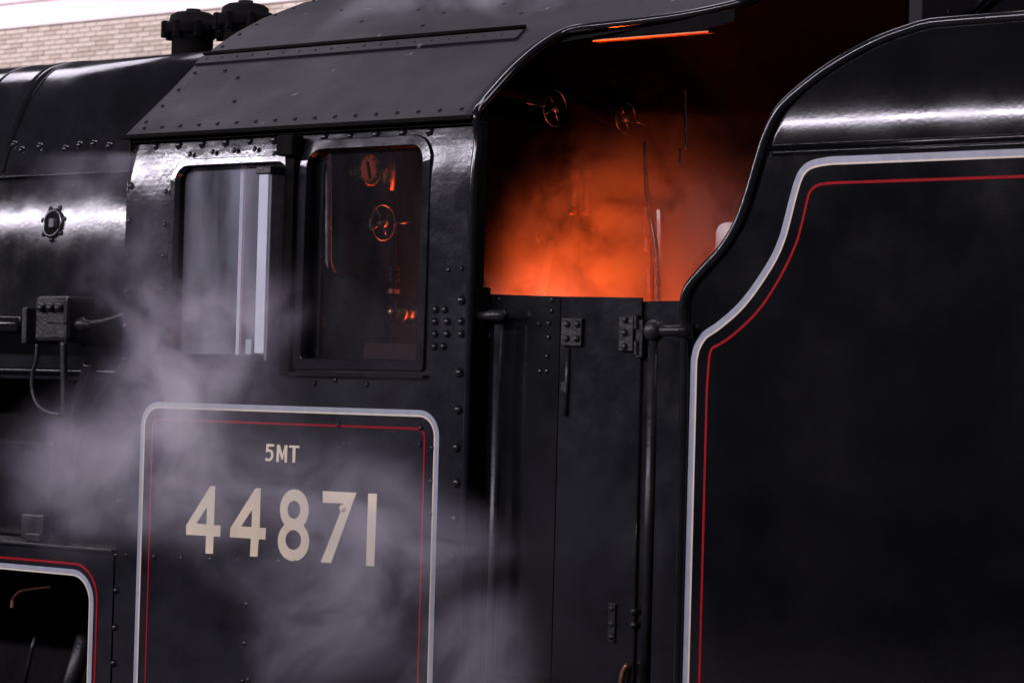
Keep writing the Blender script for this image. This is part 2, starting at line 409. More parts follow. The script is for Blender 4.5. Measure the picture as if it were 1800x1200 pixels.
# front edge column
for v_ in (263, 327, 388, 449, 511, 573, 632, 694, 755, 880, 1037, 1102, 1165): rv(233-(v_-263)*.036, v_, RV)
for (u, v_) in ((258, 540), (257, 600), (250, 660), (204, 975), (222, 975)): rv(u, v_, RVS)
# rear edge column
for (u, v_) in ((812, 528), (808, 655), (806, 720), (803, 786), (803, 848), (800, 912), (797, 978)): rv(u, v_, RVB)
for (u, v_) in ((766, 544), (782, 544), (765, 565), (787, 565), (811, 565), (765, 587), (786, 587), (811, 587), (764, 609), (780, 609)): rv(u, v_, RV)
for (u, v_) in ((789, 474), (812, 472)): rv(u, v_, RVS)
# rivets of the lower side
for (u, v_) in ((645, 676), (553, 674), (740, 752), (760, 787), (758, 845), (757, 903), (738, 781), (606, 780), (596, 746), (603, 832), (540, 852), (510, 850), (434, 1061), (430, 1130), (437, 1194), (427, 1196)): rv(u, v_, RVS, side, .0005)
for k, u in enumerate((271, 319, 370, 418, 491, 519)): rv(u, 978+k*2, RVS, side, .0005)
b8 = rv(603, 893, RV, side, .002); b8['label'] = 'cream painted rivet on the figure seven'
b8.data = b8.data.copy(); b8.data.materials[0] = M['number']
# rivets on the first window frame
for (u, v_) in ((334, 271), (374, 267), (412, 264), (448, 262), (482, 270), (292, 337), (290, 395), (287, 450), (285, 508), (284, 566)):
    rv(u, v_, RVS, f1, .011)
for (u, v_) in ((326, 644), (361, 645), (590, 668)): rv(u, v_, RVS)

# --- lining and writing on the side
FLAT = lambda z: 0.0
def lining(outline, greyw, creamw, par):
    ribbon('lining_stripe', outline, 0, greyw, FLAT, .0016, M['grey'], par)['label'] = 'grey lining stripe'
    ribbon('lining_stripe', outline, greyw, greyw+creamw, FLAT, .0022, M['cream'], par)['label'] = 'cream lining stripe'
def arch(x0, x1, zb, zt, r, n=10):           # up the left side, over, down the right side
    out = [(x0, zb), (x0, zt-r-.02)]
    for k in range(n+1):
        t = math.radians(180-90*k/n); out.append((x0+r+r*math.cos(t), zt-r+r*math.sin(t)))
    for k in range(n+1):
        t = math.radians(90-90*k/n); out.append((x1-r+r*math.cos(t), zt-r+r*math.sin(t)))
    out += [(x1, zt-r-.02), (x1, zb)]; return out
lining([p for p in arch(-.737, .734, 1.1, 2.424, .09)], -.017, -.006, loco)
ribbon('lining_stripe', arch(-.677, .672, 1.1, 2.364, .035), 0, -.0065, FLAT, .0016, M['red'], loco)['label'] = 'thin red lining stripe'

def z2(p): q = Py(200+p[0]*.34444, 660+p[1]*.34444); return (q[0], q[2])
def z3(p): q = Py(440+p[0]*.2, 770+p[1]*.2); return (q[0], q[2])
def glyph(name, loops, lab):
    o = fill(name, loops, -.0024, -.0004, M['number'], loco); o['label'] = lab; return o
def ell(x0, x1, y0, y1, a0=0, a1=360, n=36, inc=False):
    return [((x0+x1)/2+(x1-x0)/2*math.cos(math.radians(a)), (y0+y1)/2+(y1-y0)/2*math.sin(math.radians(a))) for a in np.linspace(a0, a1, n, endpoint=inc)]
glyph('numeral', [[z2(p) for p in ((495, 563), (520, 563), (513, 762), (547, 763), (545, 821), (512, 819), (508, 908), (470, 906), (473, 816), (371, 810), (372, 762))], [z2(p) for p in ((478, 668), (475, 758), (424, 753))]], 'cream figure four, first of the number')
glyph('numeral', [[z2(p) for p in ((725, 574), (752, 573), (747, 775), (778, 777), (776, 836), (742, 833), (735, 923), (697, 921), (702, 830), (595, 823), (597, 777))], [z2(p) for p in ((709, 681), (705, 772), (652, 768))]], 'cream figure four, second of the number')
up = ell(264, 517, 447, 806, 133, 407, 30, True); lo = ell(245, 521, 728, 1078, -49, 229, 34, True)
glyph('numeral', [[z3(p) for p in up+lo], [z3(p) for p in ell(331, 443, 548, 706)], [z3(p) for p in ell(313, 450, 805, 979)]], 'cream figure eight')
glyph('numeral', [[z3(p) for p in ((640, 462), (937, 478), (712, 1095), (622, 1088), (826, 572), (640, 564))]], 'cream figure seven')
glyph('numeral', [[z3(p) for p in ((1040, 483), (1117, 486), (1092, 1124), (1020, 1118))]], 'cream figure one')
glyph('letter', [[z3(p) for p in ((345, 62), (435, 65), (434, 86), (402, 85), (397, 214), (372, 213), (376, 83), (345, 82))]], 'cream letter T')
glyph('letter', [[z3(p) for p in ((239, 55), (263, 57), (287, 142), (307, 59), (330, 60), (325, 212), (303, 212), (306, 122), (288, 188), (277, 188), (258, 118), (253, 208), (231, 207))]], 'cream letter M')
mid = bez([(176, 97), (196, 108), (206, 132), (204, 165), (190, 190), (168, 200), (146, 198), (132, 188)], 5)
inn = bez([(140, 168), (152, 178), (168, 178), (181, 168), (186, 148), (183, 128), (174, 117), (163, 117)], 5)
glyph('numeral', [[z3(p) for p in [(146, 48), (214, 52), (213, 73), (165, 71), (162, 98)]+[tuple(q) for q in mid]+[tuple(q) for q in inn]+[(141, 125)]]], 'small cream figure five above the number')

# --- roof
RP = [(-.012, 3.402), (.0, 3.413), (.20, 3.582), (.375, 3.740), (.39, 3.752), (.46, 3.80), (.55, 3.856), (.70, 3.932), (.92, 4.02), (1.1, 4.065), (1.3, 4.08)]
RPA = np.array(RP)
def groof(z): return float(np.interp(z, RPA[:, 1], RPA[:, 0]))
ys = list(RPA[:, 0]); zs = list(RPA[:, 1])
eyz = [(XR, -.012), (XR-.004, .0), (.842, .06), (.838, .14), (.842, .21), (.866, .28), (.905, .335), (.955, .365)]
def xrear(y):
    y = min(y, 2.6-y)
    if y >= .374: return float(np.interp(y, [.374, .39, .42, .46, .60, .9, 1.3], [1.22, 1.40, 1.55, 1.64, 1.74, 1.79, 1.80]))
    return float(np.interp(y, [e[1] for e in eyz], [e[0] for e in eyz]))
pts = []
for i in range(len(RP)-1):
    a, b = RP[i], RP[i+1]; n = max(1, int(math.hypot(b[0]-a[0], b[1]-a[1])/.025))
    for k in range(n): pts.append((a[0]+(b[0]-a[0])*k/n, a[1]+(b[1]-a[1])*k/n))
pts.append(RP[-1]); pts += [(2.6-y, z) for (y, z) in pts[-2::-1]]
bm = bmesh.new(); rows = []
for (y, z) in pts:
    x1 = xrear(y); x0 = XF-.012
    nx = 30; rows.append([bm.verts.new((x0+(x1-x0)*k/nx, y, z)) for k in range(nx+1)])
for i in range(len(rows)-1):
    for k in range(30): bm.faces.new((rows[i][k], rows[i][k+1], rows[i+1][k+1], rows[i+1][k]))
bmesh.ops.recalc_face_normals(bm, faces=bm.faces)
ext = bmesh.ops.extrude_face_region(bm, geom=bm.faces[:])
for v in [e for e in ext['geom'] if isinstance(e, bmesh.types.BMVert)]:
    t = 1.3-v.co.y; v.co.z -= .008; v.co.y += .004*(1 if t > 0 else -1)
roof = from_bm('cab_roof', bm, M['roofpaint'], loco, True)
roof.data.materials[0] = M['roofpaint']
bm = bmesh.new(); rows = []
for (y, z) in pts[::2]:
    s_ = 1 if y < 1.3 else -1; x1 = xrear(y)-.012; x0 = XF+.016
    rows.append([bm.verts.new((x0+(x1-x0)*k/4, y+s_*.016, z-.020)) for k in range(5)])
for i in range(len(rows)-1):
    for k in range(4): bm.faces.new((rows[i][k], rows[i][k+1], rows[i+1][k+1], rows[i+1][k]))
from_bm('dark_roof_sheet', bm, M['cabin'], roof, True)  # added dark sheet, keeps the roof underside black in the fire light
# gutter along the eaves, rain strip higher up, black bead along the rear edge
bm = bmesh.new(); bbox(bm, XF-.03, XR-.004, -.022, .012, 3.394, 3.410); from_bm('gutter', bm, M['soot'], roof, False, .004)
def strip_on_roof(name, y0, y1, x0, x1, h, m):
    bm = bmesh.new(); z0 = np.interp(y0, ys, zs); z1 = np.interp(y1, ys, zs); n = Vector((0, -(z1-z0), y1-y0)).normalized()*h
    a = [Vector((x, y, z))+o for o in (Vector((0, .006, -.004)), n) for (y, z) in ((y0, z0), (y1, z1)) for x in (x0, x1)]
    v = [bm.verts.new(p) for p in a]
    for f in ((0, 1, 3, 2), (4, 6, 7, 5), (0, 4, 5, 1), (2, 3, 7, 6), (0, 2, 6, 4), (1, 5, 7, 3)): bm.faces.new([v[i] for i in f])
    return from_bm(name, bm, m, roof, False, .003)
strip_on_roof('rain_strip', .338, .378, XF-.012, .74, .007, M['roofpaint'])
bm = bmesh.new(); tube(bm, [(XF-.012, .385, 3.757), (0, .386, 3.758), (.735, .386, 3.757)], .008, 8); from_bm('rain_bead', bm, M['soot'], roof, True)
# rear edge bead: up the cab side, round the roof edge and back along the canopy
path = [(XR, -.004, 1.0), (XR, -.004, 2.0), (XR, -.004, 3.0), (XR, gc(3.2)-.004, 3.2), (XR, gc(3.33)-.004, 3.33)]
path += [(e[0], e[1]+.004, float(np.interp(e[1], ys, zs))) for e in eyz[1:]] + [(1.03, .372, 3.737), (1.2, .376, 3.741), (1.40, .39, 3.752), (1.55, .42, 3.773), (1.64, .46, 3.80), (1.74, .60, 3.882)]
path = bez(path, 6)
pipe('rear_edge_bead', path, .014, M['paint'], loco, 10)
# canopy: a hanging lip under the edge, fire light painted on its angle as copper
bm = bmesh.new(); lp = [(.97, 3.71), (1.05, 3.698), (1.5, 3.698), (1.62, 3.72), (1.62, 3.76), (1.40, 3.742), (1.2, 3.731), (.97, 3.726)]
prism(bm, lp, .396, .408); from_bm('canopy_lip', bm, M['soot'], roof, False, .003)
bm = bmesh.new(); bbox(bm, 1.03, 1.52, .390, .43, 3.689, 3.696); from_bm('canopy_angle', bm, M['copper'], roof, False, .003)
# inner return of the side opening
bm = bmesh.new(); bbox(bm, XR-.006, XR+.012, .006, .086, 1.0, 2.84); bbox(bm, XR-.006, XR+.012, .006, .05, 2.8405, 3.39); from_bm('door_post', bm, M['soot'], loco, False, .003)
# roof rivets
for k in range(17):
    x = -.80+.098*k; y, z = .028, np.interp(.028, ys, zs)
    if x < .80: rivet(RVR, (x, y, z), roof, (0, -.66, .75))
for k in range(19):
    x = -.82+.082*k; y = .358; z = np.interp(y, ys, zs)+.005
    if x < .72: rivet(RVR, (x, y, z), roof, (0, -.66, .75))
for (y, nn) in ((.06, .85), (.14, .85), (.22, .85), (.30, .85), (.44, .66), (.53, .6), (.62, .5), (.72, .45), (.82, .38), (.93, .3), (1.04, .2)):
    rivet(RVR, (XF+.03, y, np.interp(y, ys, zs)), roof, (0, -nn, 1))
for (x, y) in ((-.2, .55), (.02, .62), (.2, .56), (.45, .6), (.62, .5), (-.45, .7), (.75, .62), (-.55, .26), (-.66, .30), (.18, .47), (-.44, .14)):
    rivet(RVR, (x, y, np.interp(y, ys, zs)), roof, (0, -.5, 1))

# --- front sheet, floor and inner roof of the cab
bm = bmesh.new()
out = [(y+.012 if y < 1.3 else y-.012, z-.014) for (y, z) in pts[::4]]; out = [(.014, 1.0)]+out+[(2.586, 1.0)]
a = [bm.verts.new((XF+.004, y, z)) for (y, z) in out]; b = [bm.verts.new((XF+.014, y, z)) for (y, z) in out]
bm.faces.new(a); bm.faces.new(b[::-1])
for i in range(len(out)): bm.faces.new((a[i], b[i], b[(i+1) % len(out)], a[(i+1) % len(out)]))
from_bm('cab_front_sheet', bm, M['cabin'], loco)
box('cab_floor', XF+.02, 1.7, .03, 2.57, 1.50, 1.55, M['cabin'], loco)

# --- firebox: section through y,z; leans in towards the top
zz = np.linspace(2.50, 3.86, 120); slope = np.interp(zz, [2.5, 2.95, 3.15, 3.32, 3.5, 3.65, 3.75, 3.80, 3.83, 3.86], [0, 0, .14, .27, .38, .56, .9, 1.5, 3, 9])
yy = .40+np.concatenate([[0], np.cumsum((slope[1:]+slope[:-1])/2*np.diff(zz))])
FB = list(zip(yy, zz)); FB.append((1.3, 3.90))
def gfb(z): return float(np.interp(z, zz, yy))
def section(name, sec, x0, x1, m, off=0, nx=1, parent=loco):
    bm = bmesh.new(); rows = []
    S_ = [(y-off, z+(off if y > .8 else 0)) for (y, z) in sec]; S_ = S_+[(2.6-y, z) for (y, z) in S_[-2::-1]]
    for (y, z) in S_: rows.append([bm.verts.new((x0+(x1-x0)*k/nx, y, z)) for k in range(nx+1)])
    for i in range(len(rows)-1):
        for k in range(nx): bm.faces.new((rows[i][k], rows[i][k+1], rows[i+1][k+1], rows[i+1][k]))
    bm.faces.new([r_[0] for r_ in rows]); bm.faces.new([r_[-1] for r_ in rows][::-1]); bm.faces.new((rows[0][0], rows[-1][0], rows[-1][-1], rows[0][-1]))
    return from_bm(name, bm, m, parent, True)
fbx = section('firebox', FB, -5.2, XF, M['paint'], 0, 4)
# lower cladding sheet, proud by a few millimetres, its top edge catching the light
bm = bmesh.new(); rows = []
low = [(y, z) for (y, z) in FB if 2.52 < z < 3.322]
for (y, z) in low+[(low[-1][0]+.012, low[-1][1]+.002)]: rows.append([bm.verts.new((x, y-.012, z)) for x in (-5.2, XF)])
for i in range(len(rows)-1): bm.faces.new((rows[i][0], rows[i][1], rows[i+1][1], rows[i+1][0]))
clad = from_bm('cladding_sheet', bm, M['paint'], fbx, True)
pipe('cladding_bead', [(-5.2, gfb(3.325)-.014, 3.325), (XF, gfb(3.325)-.014, 3.325)], .006, M['paint'], fbx, 8)
pipe('cladding_bead', [(-5.2, gfb(2.53)-.014, 2.532), (XF, gfb(2.53)-.014, 2.532)], .012, M['paint'], fbx, 10)
def strap(x, w, h, z0=3.34):
    bm = bmesh.new(); R = []
    for (y, z) in [q for q in FB if q[1] > z0]:
        R.append([bm.verts.new(p) for p in ((x, y+.004, z-.003), (x, y-h, z+h*.6), (x+w, y-h, z+h*.6), (x+w, y+.004, z-.003))])
    for i in range(len(R)-1):
        for k in range(3): bm.faces.new((R[i][k], R[i][k+1], R[i+1][k+1], R[i+1][k]))
    return from_bm('cladding_band', bm, M['paint'], fbx, True)
for (u, v_) in ((12, 230), (-330, 230)): strap(on(u, v_, gfb)[0], .065, .006)
strap(on(95, 108, gfb)[0], .012, .003)
for (u, v_) in ((38, 264), (115, 262), (165, 253), (192, 257), (25, 254), (70, 258), (140, 255)): rv(u, v_, RVB, fbx, .0, gfb, 'bolt')
box('ash_pan', -5.2, XF, .72, 1.9, .5, 2.6, M['soot'], loco, .01)
# washout plug
c = on(98, 393, gfb); c[1] -= .012; nrm = Vector((0, -1, .14)).normalized()
bm = bmesh.new(); torus(bm, c, nrm, .052, .010, 32, 8)
wp = from_bm('washout_plug', bm, M['paint'], loco, True)
bm = bmesh.new(); lathe(bm, [(.049, .002), (.049, .006), (.001, .006)], c, nrm, 24); from_bm('plug_face', bm, M['soot'], wp, False)
bm = bmesh.new(); bbox(bm, c[0]+.004, c[0]+.034, c[1]-.03, c[1]-.006, c[2]-.018, c[2]+.018); from_bm('plug_head', bm, M['grey_dull'], wp, False, .003)
for k in range(7):
    a = 2*math.pi*k/7+.25; rivet(RVI, Vector(c)+Vector((.066*math.cos(a), .009*math.sin(a)+.002, .066*math.sin(a))), wp, nrm, 'stud')

# --- safety valves on top of the firebox
def valve(u, v_, lab):
    p = Py(u, v_, 1.30); x, zt = p[0], p[2]; k_ = .76
    bm = bmesh.new(); lathe(bm, [(k_*r_, h_) for r_, h_ in [(.155, -.50), (.155, -.10), (.140, -.095), (.135, -.055), (.118, -.05), (.118, .045), (.128, .05), (.128, .058)]], (x, 1.3, zt), (0, 0, 1), 28)
    o = from_bm('safety_valve', bm, M['soot'], loco, True); o['label'] = lab
    bm = bmesh.new(); lathe(bm, [(k_*r_, h_) for r_, h_ in [(.120, .058), (.150, .062), (.163, .07), (.163, .104), (.152, .112), (.135, .122), (.128, .145), (.10, .158), (.045, .163), (.04, .175), (.001, .175)]], (x, 1.3, zt), (0, 0, 1), 28)
    from_bm('valve_cap', bm, M['soot'], o, True)
    for k in range(8):
        a = 2*math.pi*k/8+.2
        bm = bmesh.new(); lathe(bm, [(.018, .045), (.018, .112), (.010, .118)], (x+k_*.158*math.cos(a), 1.3+k_*.158*math.sin(a), zt), (0, 0, 1), 6)
        from_bm('nut', bm, M['soot'], o, False)
valve(338, 88, 'dark domed safety valve farther from the cab roof'); valve(430, 74, 'dark domed safety valve half hidden by the cab roof')

# --- injector valve box and pipes beside the firebox
YB = .16
def Q(u, v_, y=YB): return Py(u, v_, y)
def pbox(name, u0, v0, u1, v1, y, dy, m, parent, bevel=.006):
    a, b = Q(u0, v1, y), Q(u1, v0, y); return box(name, a[0], b[0], y, y+dy, a[2], b[2], m, parent, bevel)
vb = pbox('valve_box', 58, 520, 118, 600, YB, .16, M['iron'], loco, .018); vb['label'] = 'cast valve box with three studs beside the firebox'
pbox('flange', 36, 540, 47, 604, YB-.01, .17, M['iron'], vb, .006)
for u in (76, 92, 107):
    q = Q(u, 541); bm = bmesh.new(); lathe(bm, [(.017, .01), (.017, -.016), (.012, -.024), (.001, -.026)], q, (0, 1, 0), 14); from_bm('stud', bm, M['iron'], vb, True)
pipe('box_rib', [Q(84, 567, YB-.001), Q(116, 567, YB-.001)], .004, M['iron'], vb, 8)
pipe('feed_pipe', [Q(-260, 566, YB+.06), Q(38, 572, YB+.06)], .036, M['paint'], loco, 16)
bm = bmesh.new(); lathe(bm, [(.02, 0), (.028, .02), (.028, .05), (.016, .055), (.016, .09)], Q(134, 570, YB+.06), (1, 0, 0), 14); from_bm('pipe_union', bm, M['iron'], loco, True)
pipe('lubricator_pipe', bez([Q(148, 568, YB+.06), Q(170, 566, YB+.06), Q(190, 562, YB+.06), Q(222, 551, YB+.08)], 6), .009, M['iron'], loco, 8)
pipe('drain_pipe', bez([Q(66, 604), Q(64, 632), Q(58, 655), Q(57, 685), Q(66, 710), Q(85, 724), Q(106, 728)], 6), .009, M['iron'], loco, 10)
pipe('drain_pipe', bez([Q(112, 600), Q(112, 640), Q(113, 700), Q(112, 730)], 4), .014, M['iron'], loco, 10)
pipe('steam_pipe', bez([Q(158, 640, .2), Q(152, 668, .2), Q(142, 690, .2), Q(130, 722, .2), Q(120, 760, .2)], 6), .030, M['paint'], loco, 14)

# --- running plate, splasher and lined valance at the foot of the firebox
ZR = 1.874
box('running_plate', -5.2, XF-.004, -.02, 1.2, ZR-.012, ZR, M['iron'], loco, .003)
spl_c = Q(330, 905, .05); rad = .66
def arcp(r, a0, a1, n=22): return [(spl_c[0]+r*math.cos(math.radians(a)), spl_c[2]+r*math.sin(math.radians(a))) for a in np.linspace(a0, a1, n)]
bm = bmesh.new(); prism(bm, [q for q in arcp(rad, 180, 118)]+[(XF-.01, arcp(rad, 118, 118, 1)[0][1]), (XF-.01, ZR+.002), (spl_c[0]-rad, ZR+.002)], .06, .40)
spl = from_bm('splasher', bm, M['paint'], loco, False)
pipe('splasher_rim', [(x, .056, z) for (x, z) in arcp(rad, 180, 118)], .011, M['paint'], spl, 8)
tb = box('sand_box', -5.2, Q(92, 770, .25)[0], .25, .42, ZR+.002, Q(45, 774, .25)[2], M['paint'], loco, .012)
pbox('step_bracket', 36, 905, 76, 945, .02, .05, M['iron'], loco, .006)
pbox('step_bracket', 44, 938, 70, 950, .015, .05, M['iron'], loco, .004)
vl = rrect(-5.0, -.985, .9, 1.765, .10, 10)
outer = [(-5.2, .7), (XF-.006, .7), (XF-.006, ZR-.014), (-5.2, ZR-.014)]
val = fill('valance', [outer, vl], -.004, .012, M['paint_cab'], loco)
# the cut edge of the opening is painted grey-white, a red line runs outside it
path = [(-4.6, 1.765)]+[p for p in rrect(-5.0, -.985, .9, 1.765, .10, 10)[10::-1]]+[(-.985, .95)]
ribbon('lining_stripe', path, .022, .004, FLAT, .0065, M['grey'], loco)['label'] = 'grey-white stripe round the lower opening'
ribbon('lining_stripe', path, .004, -.0015, FLAT, .0075, M['cream'], loco)['label'] = 'cream edge of the lower opening'
path2 = [(-4.6, 1.808)]+[p for p in rrect(-5.0, -.945, .9, 1.808, .13, 10)[10::-1]]+[(-.945, .95)]
ribbon('lining_stripe', path2, .004, -.004, FLAT, .0062, M['red'], loco)['label'] = 'thin red stripe outside the lower opening'
pipe('copper_pipe', bez([Q(22, 1068, .25), Q(24, 1052, .25), Q(32, 1042, .25), Q(44, 1036, .25), Q(90, 1030, .25)], 6), .010, M['copper'], loco, 10)
pipe('brake_rod', [Q(30, 1260, .3), Q(55, 1145, .3), Q(62, 1120, .3)], .009, M['iron'], loco, 8)
pipe('brake_rod', [Q(95, 1300, .3), Q(150, 1120, .3)], .035, M['iron'], loco, 10)
box('main_frame', -5.2, 1.6, .62, .66, .35, 1.9, M['soot'], loco, .005)

# ================================================================== inside the cab
XB = -.30
bm = bmesh.new()
bo = [(.60, 1.56), (.60, 2.5), (.58, 2.9), (.58, 3.25), (.62, 3.42), (.72, 3.54), (.88, 3.6), (1.3, 3.62)]
bo = bo+[(2.6-y, z) for (y, z) in bo[-2::-1]]
bo = [tuple(p) for p in bez(bo, 3)]
a = [bm.verts.new((XF+.02, y, z)) for (y, z) in bo]; b = [bm.verts.new((XB, y, z)) for (y, z) in bo]
bm.faces.new(a); bm.faces.new(b[::-1])
for i in range(len(bo)): bm.faces.new((a[i], b[i], b[(i+1) % len(bo)], a[(i+1) % len(bo)]))
bh = from_bm('backhead', bm, M['soot'], loco, False, .03, 3); bh['label'] = 'sooty boiler end inside the cab'
# firehole: ring, open mouth with the fire inside
bm = bmesh.new(); torus(bm, (XB+.01, 1.3, 2.08), (1, 0, 0), .24, .03, 32, 8); from_bm('firehole_ring', bm, M['iron'], bh, True)
bm = bmesh.new(); lathe(bm, [(.22, .0), (.22, .012), (.12, .03), (.001, .034)], (XB-.004, 1.3, 2.08), (1, 0, 0), 24)
fire = from_bm('fire', bm, M['fire'], bh, True); fire['label'] = 'glowing fire in the firehole'
l = bpy.data.lights.new('fire_glow', 'AREA'); l.shape = 'DISK'; l.size = .42; l.energy = 88; l.color = (1, .10, .011); l.spread = math.radians(115)
fl = bpy.data.objects.new('fire_glow', l); COL.objects.link(fl); fl.location = (XB+.06, 1.3, 2.10)
fl.rotation_euler = (0, math.radians(-112), 0)

def wheel(u, v_, x, R, m, lab, hl=None, par=loco):
    c = Vector(Px(u, v_, x)); bm = bmesh.new(); torus(bm, c, (1, 0, 0), R, .0055, 32, 8)
    for k in range(4):
        a = math.pi/2*k+.5; tube(bm, [c, c+Vector((-.008, R*math.cos(a), R*math.sin(a)))], .006, 6)
    lathe(bm, [(.022, -.02), (.024, .012), (.012, .02), (.001, .021)], c, (1, 0, 0), 14)
    o = from_bm('handwheel', bm, m, par, True); o['label'] = lab
    bm = bmesh.new(); tube(bm, [c, c+Vector((-(x-XB)-.02 if x > XB else -.1, 0, 0))], .014, 10); from_bm('spindle', bm, M['iron'], o, True)
    if hl:
        e = Vector(Px(hl[0], hl[1], x+.02)); s = c+(e-c).normalized()*R
        bm = bmesh.new(); tube(bm, [s, s+(e-s)*.5, e], [.006, .008, .004], 8); from_bm('handle', bm, m, o, True)
    return o
wheel(672, 391, XB+.14, .066, M['steel'], 'polished handwheel seen through the open window', (720, 391))
wheel(975, 190, XB+.12, .072, M['steel'], 'bright-rimmed handwheel high in the cab, left one', (925, 181))
wheel(1100, 208, XB+.12, .066, M['steel'], 'handwheel high in the cab, right one', (1145, 222))
def gauge(u, v_, x, R, lab, m=M['dial']):
    c = Vector(Px(u, v_, x)); bm = bmesh.new(); lathe(bm, [(R, -.05), (R*1.08, -.04), (R*1.08, .012), (R*.97, .014), (R*.96, .002), (.001, .002)], c, (1, 0, 0), 28)
    o = from_bm('pressure_gauge', bm, M['brass'], loco, False, 0); o['label'] = lab
    bm = bmesh.new(); lathe(bm, [(R*.95, .003), (.001, .004)], c, (1, 0, 0), 28); from_bm('dial', bm, m, o)
    bm = bmesh.new(); tube(bm, [c+Vector((.008, -R*.18, R*.55)), c+Vector((.008, R*.16, -R*.55))], .004, 6); from_bm('needle', bm, M['ink'], o, True)
    for k in range(9):
        a = math.radians(-50+35*k); d0 = Vector((0, math.cos(a), math.sin(a)))
        bm = bmesh.new(); tube(bm, [c+Vector((.005, 0, 0))+d0*R*.78, c+Vector((.005, 0, 0))+d0*R*.9], .0022, 5); from_bm('mark', bm, M['ink'], o)
    return o
gauge(647, 299, XB+.10, .056, 'white dial pressure gauge seen through the open window')
bm = bmesh.new(); c = Vector(Px(682, 298, XB+.06)); lathe(bm, [(.03, -.08), (.03, .05), (.022, .06), (.022, .09)], c, (0, 0, 1), 16); from_bm('brass_valve', bm, M['brass'], loco, True)
bm = bmesh.new(); c = Vector(Px(714, 551, XB+.05)); lathe(bm, [(.026, -.10), (.026, -.05), (.036, -.048), (.036, -.02), (.028, -.018), (.028, .03), (.040, .032), (.040, .045)], c, (0, 1, 0), 18); from_bm('brass_valve', bm, M['brass'], loco, True)
pipe('backhead_pipe', bez([Px(691, 318, XB+.05), Px(693, 350, XB+.05), Px(690, 400, XB+.04), Px(690, 470, XB+.05), Px(690, 540, XB+.05)], 5), .016, M['cabin'], loco, 10)
for k, v_ in enumerate((472, 482, 492, 512)):
    bm = bmesh.new(); lathe(bm, [(.028, -.008), (.028, .008)], Px(690, v_, XB+.05), (0, 0, 1), 14); from_bm('pipe_collar', bm, M['copper'] if k == 3 else M['iron'], loco, False)
pipe('backhead_pipe', bez([Px(576, 262, XB+.12), Px(577, 340, XB+.12), Px(577, 440, XB+.12), Px(580, 470, XB+.12), Px(600, 502, XB+.12), Px(622, 528, XB+.12), Px(636, 562, XB+.12), Px(639, 600, XB+.12), Px(640, 680, XB+.12)], 5), .014, M['steel'], loco, 12)
pipe('backhead_pipe', bez([Px(554, 300, XB+.22), Px(554, 420, XB+.22), Px(553, 490, XB+.22)], 4), .013, M['iron'], loco, 10)
bm = bmesh.new()
cc = Vector(Px(575, 590, .02)); lathe(bm, [(.20, -.06), (.225, -.05), (.225, .05), (.20, .06), (.001, .07)], cc, (.75, -.66, 0), 36)
rv_ = from_bm('reverser_casing', bm, M['iron'], loco, True); rv_['label'] = 'rounded dark reverser casing behind the window ledge'
bm = bmesh.new(); bbox(bm, cc[0]+.03, cc[0]+.065, cc[1]-.1, cc[1]-.07, cc[2]+.03, cc[2]+.07); from_bm('index_plate', bm, M['copper'], rv_)
q0, q1 = Px(652, 650, .1), Px(760, 612, .1)
sb = fill('driver_seat', [rrect(.28, .64, 2.40, q1[2]+.002, .02, 4)], .10, .40, M['wood'], loco); sb['label'] = 'brown seat edge just above the window ledge'
# water gauge glasses with bright reflections
for (u, lab) in ((1010, 'left water gauge in the cab glow'), (1033, 'right water gauge in the cab glow')):
    t = Vector(Px(u, 306, XB+.34)); bt = Vector(Px(u-4, 372, XB+.34)); c = (t+bt)/2
    bm = bmesh.new(); tube(bm, [t, bt], .013, 14); o = from_bm('water_gauge', bm, M['steel'], loco, True); o['label'] = lab
    for e in (t, bt):
        bm = bmesh.new(); tube(bm, [e+Vector((0, 0, .014)), e-Vector((0, 0, .014))], .018, 12); from_bm('gauge_nut', bm, M['brass'], o, True)
for (u, v_, R) in ((947, 418, .017), (1055, 403, .013)):
    c = Vector(Px(u, v_, XB+.10)); bm = bmesh.new(); torus(bm, c, (1, 0, 0), R, .006, 20, 6); lathe(bm, [(R*.5, -.02), (R*.5, .01), (.001, .012)], c, (1, 0, 0), 12)
    from_bm('valve_ring', bm, M['steel'], loco, True)
    bm = bmesh.new(); tube(bm, [c, c-Vector((.12, 0, 0))], .010, 8); from_bm('valve_stem', bm, M['iron'], loco, True)
# regulator handle, slanting in front of the boiler end
bm = bmesh.new(); tube(bm, [Px(970, 424, XB+.24), Px(962, 460, XB+.24), Px(946, 540, XB+.24)], [.014, .018, .022], 10)
from_bm('regulator_handle', bm, M['dial'], loco, True)['label'] = 'slanting pale lever in the orange glow'  # dial white paints in the lamp light reflected off the bar
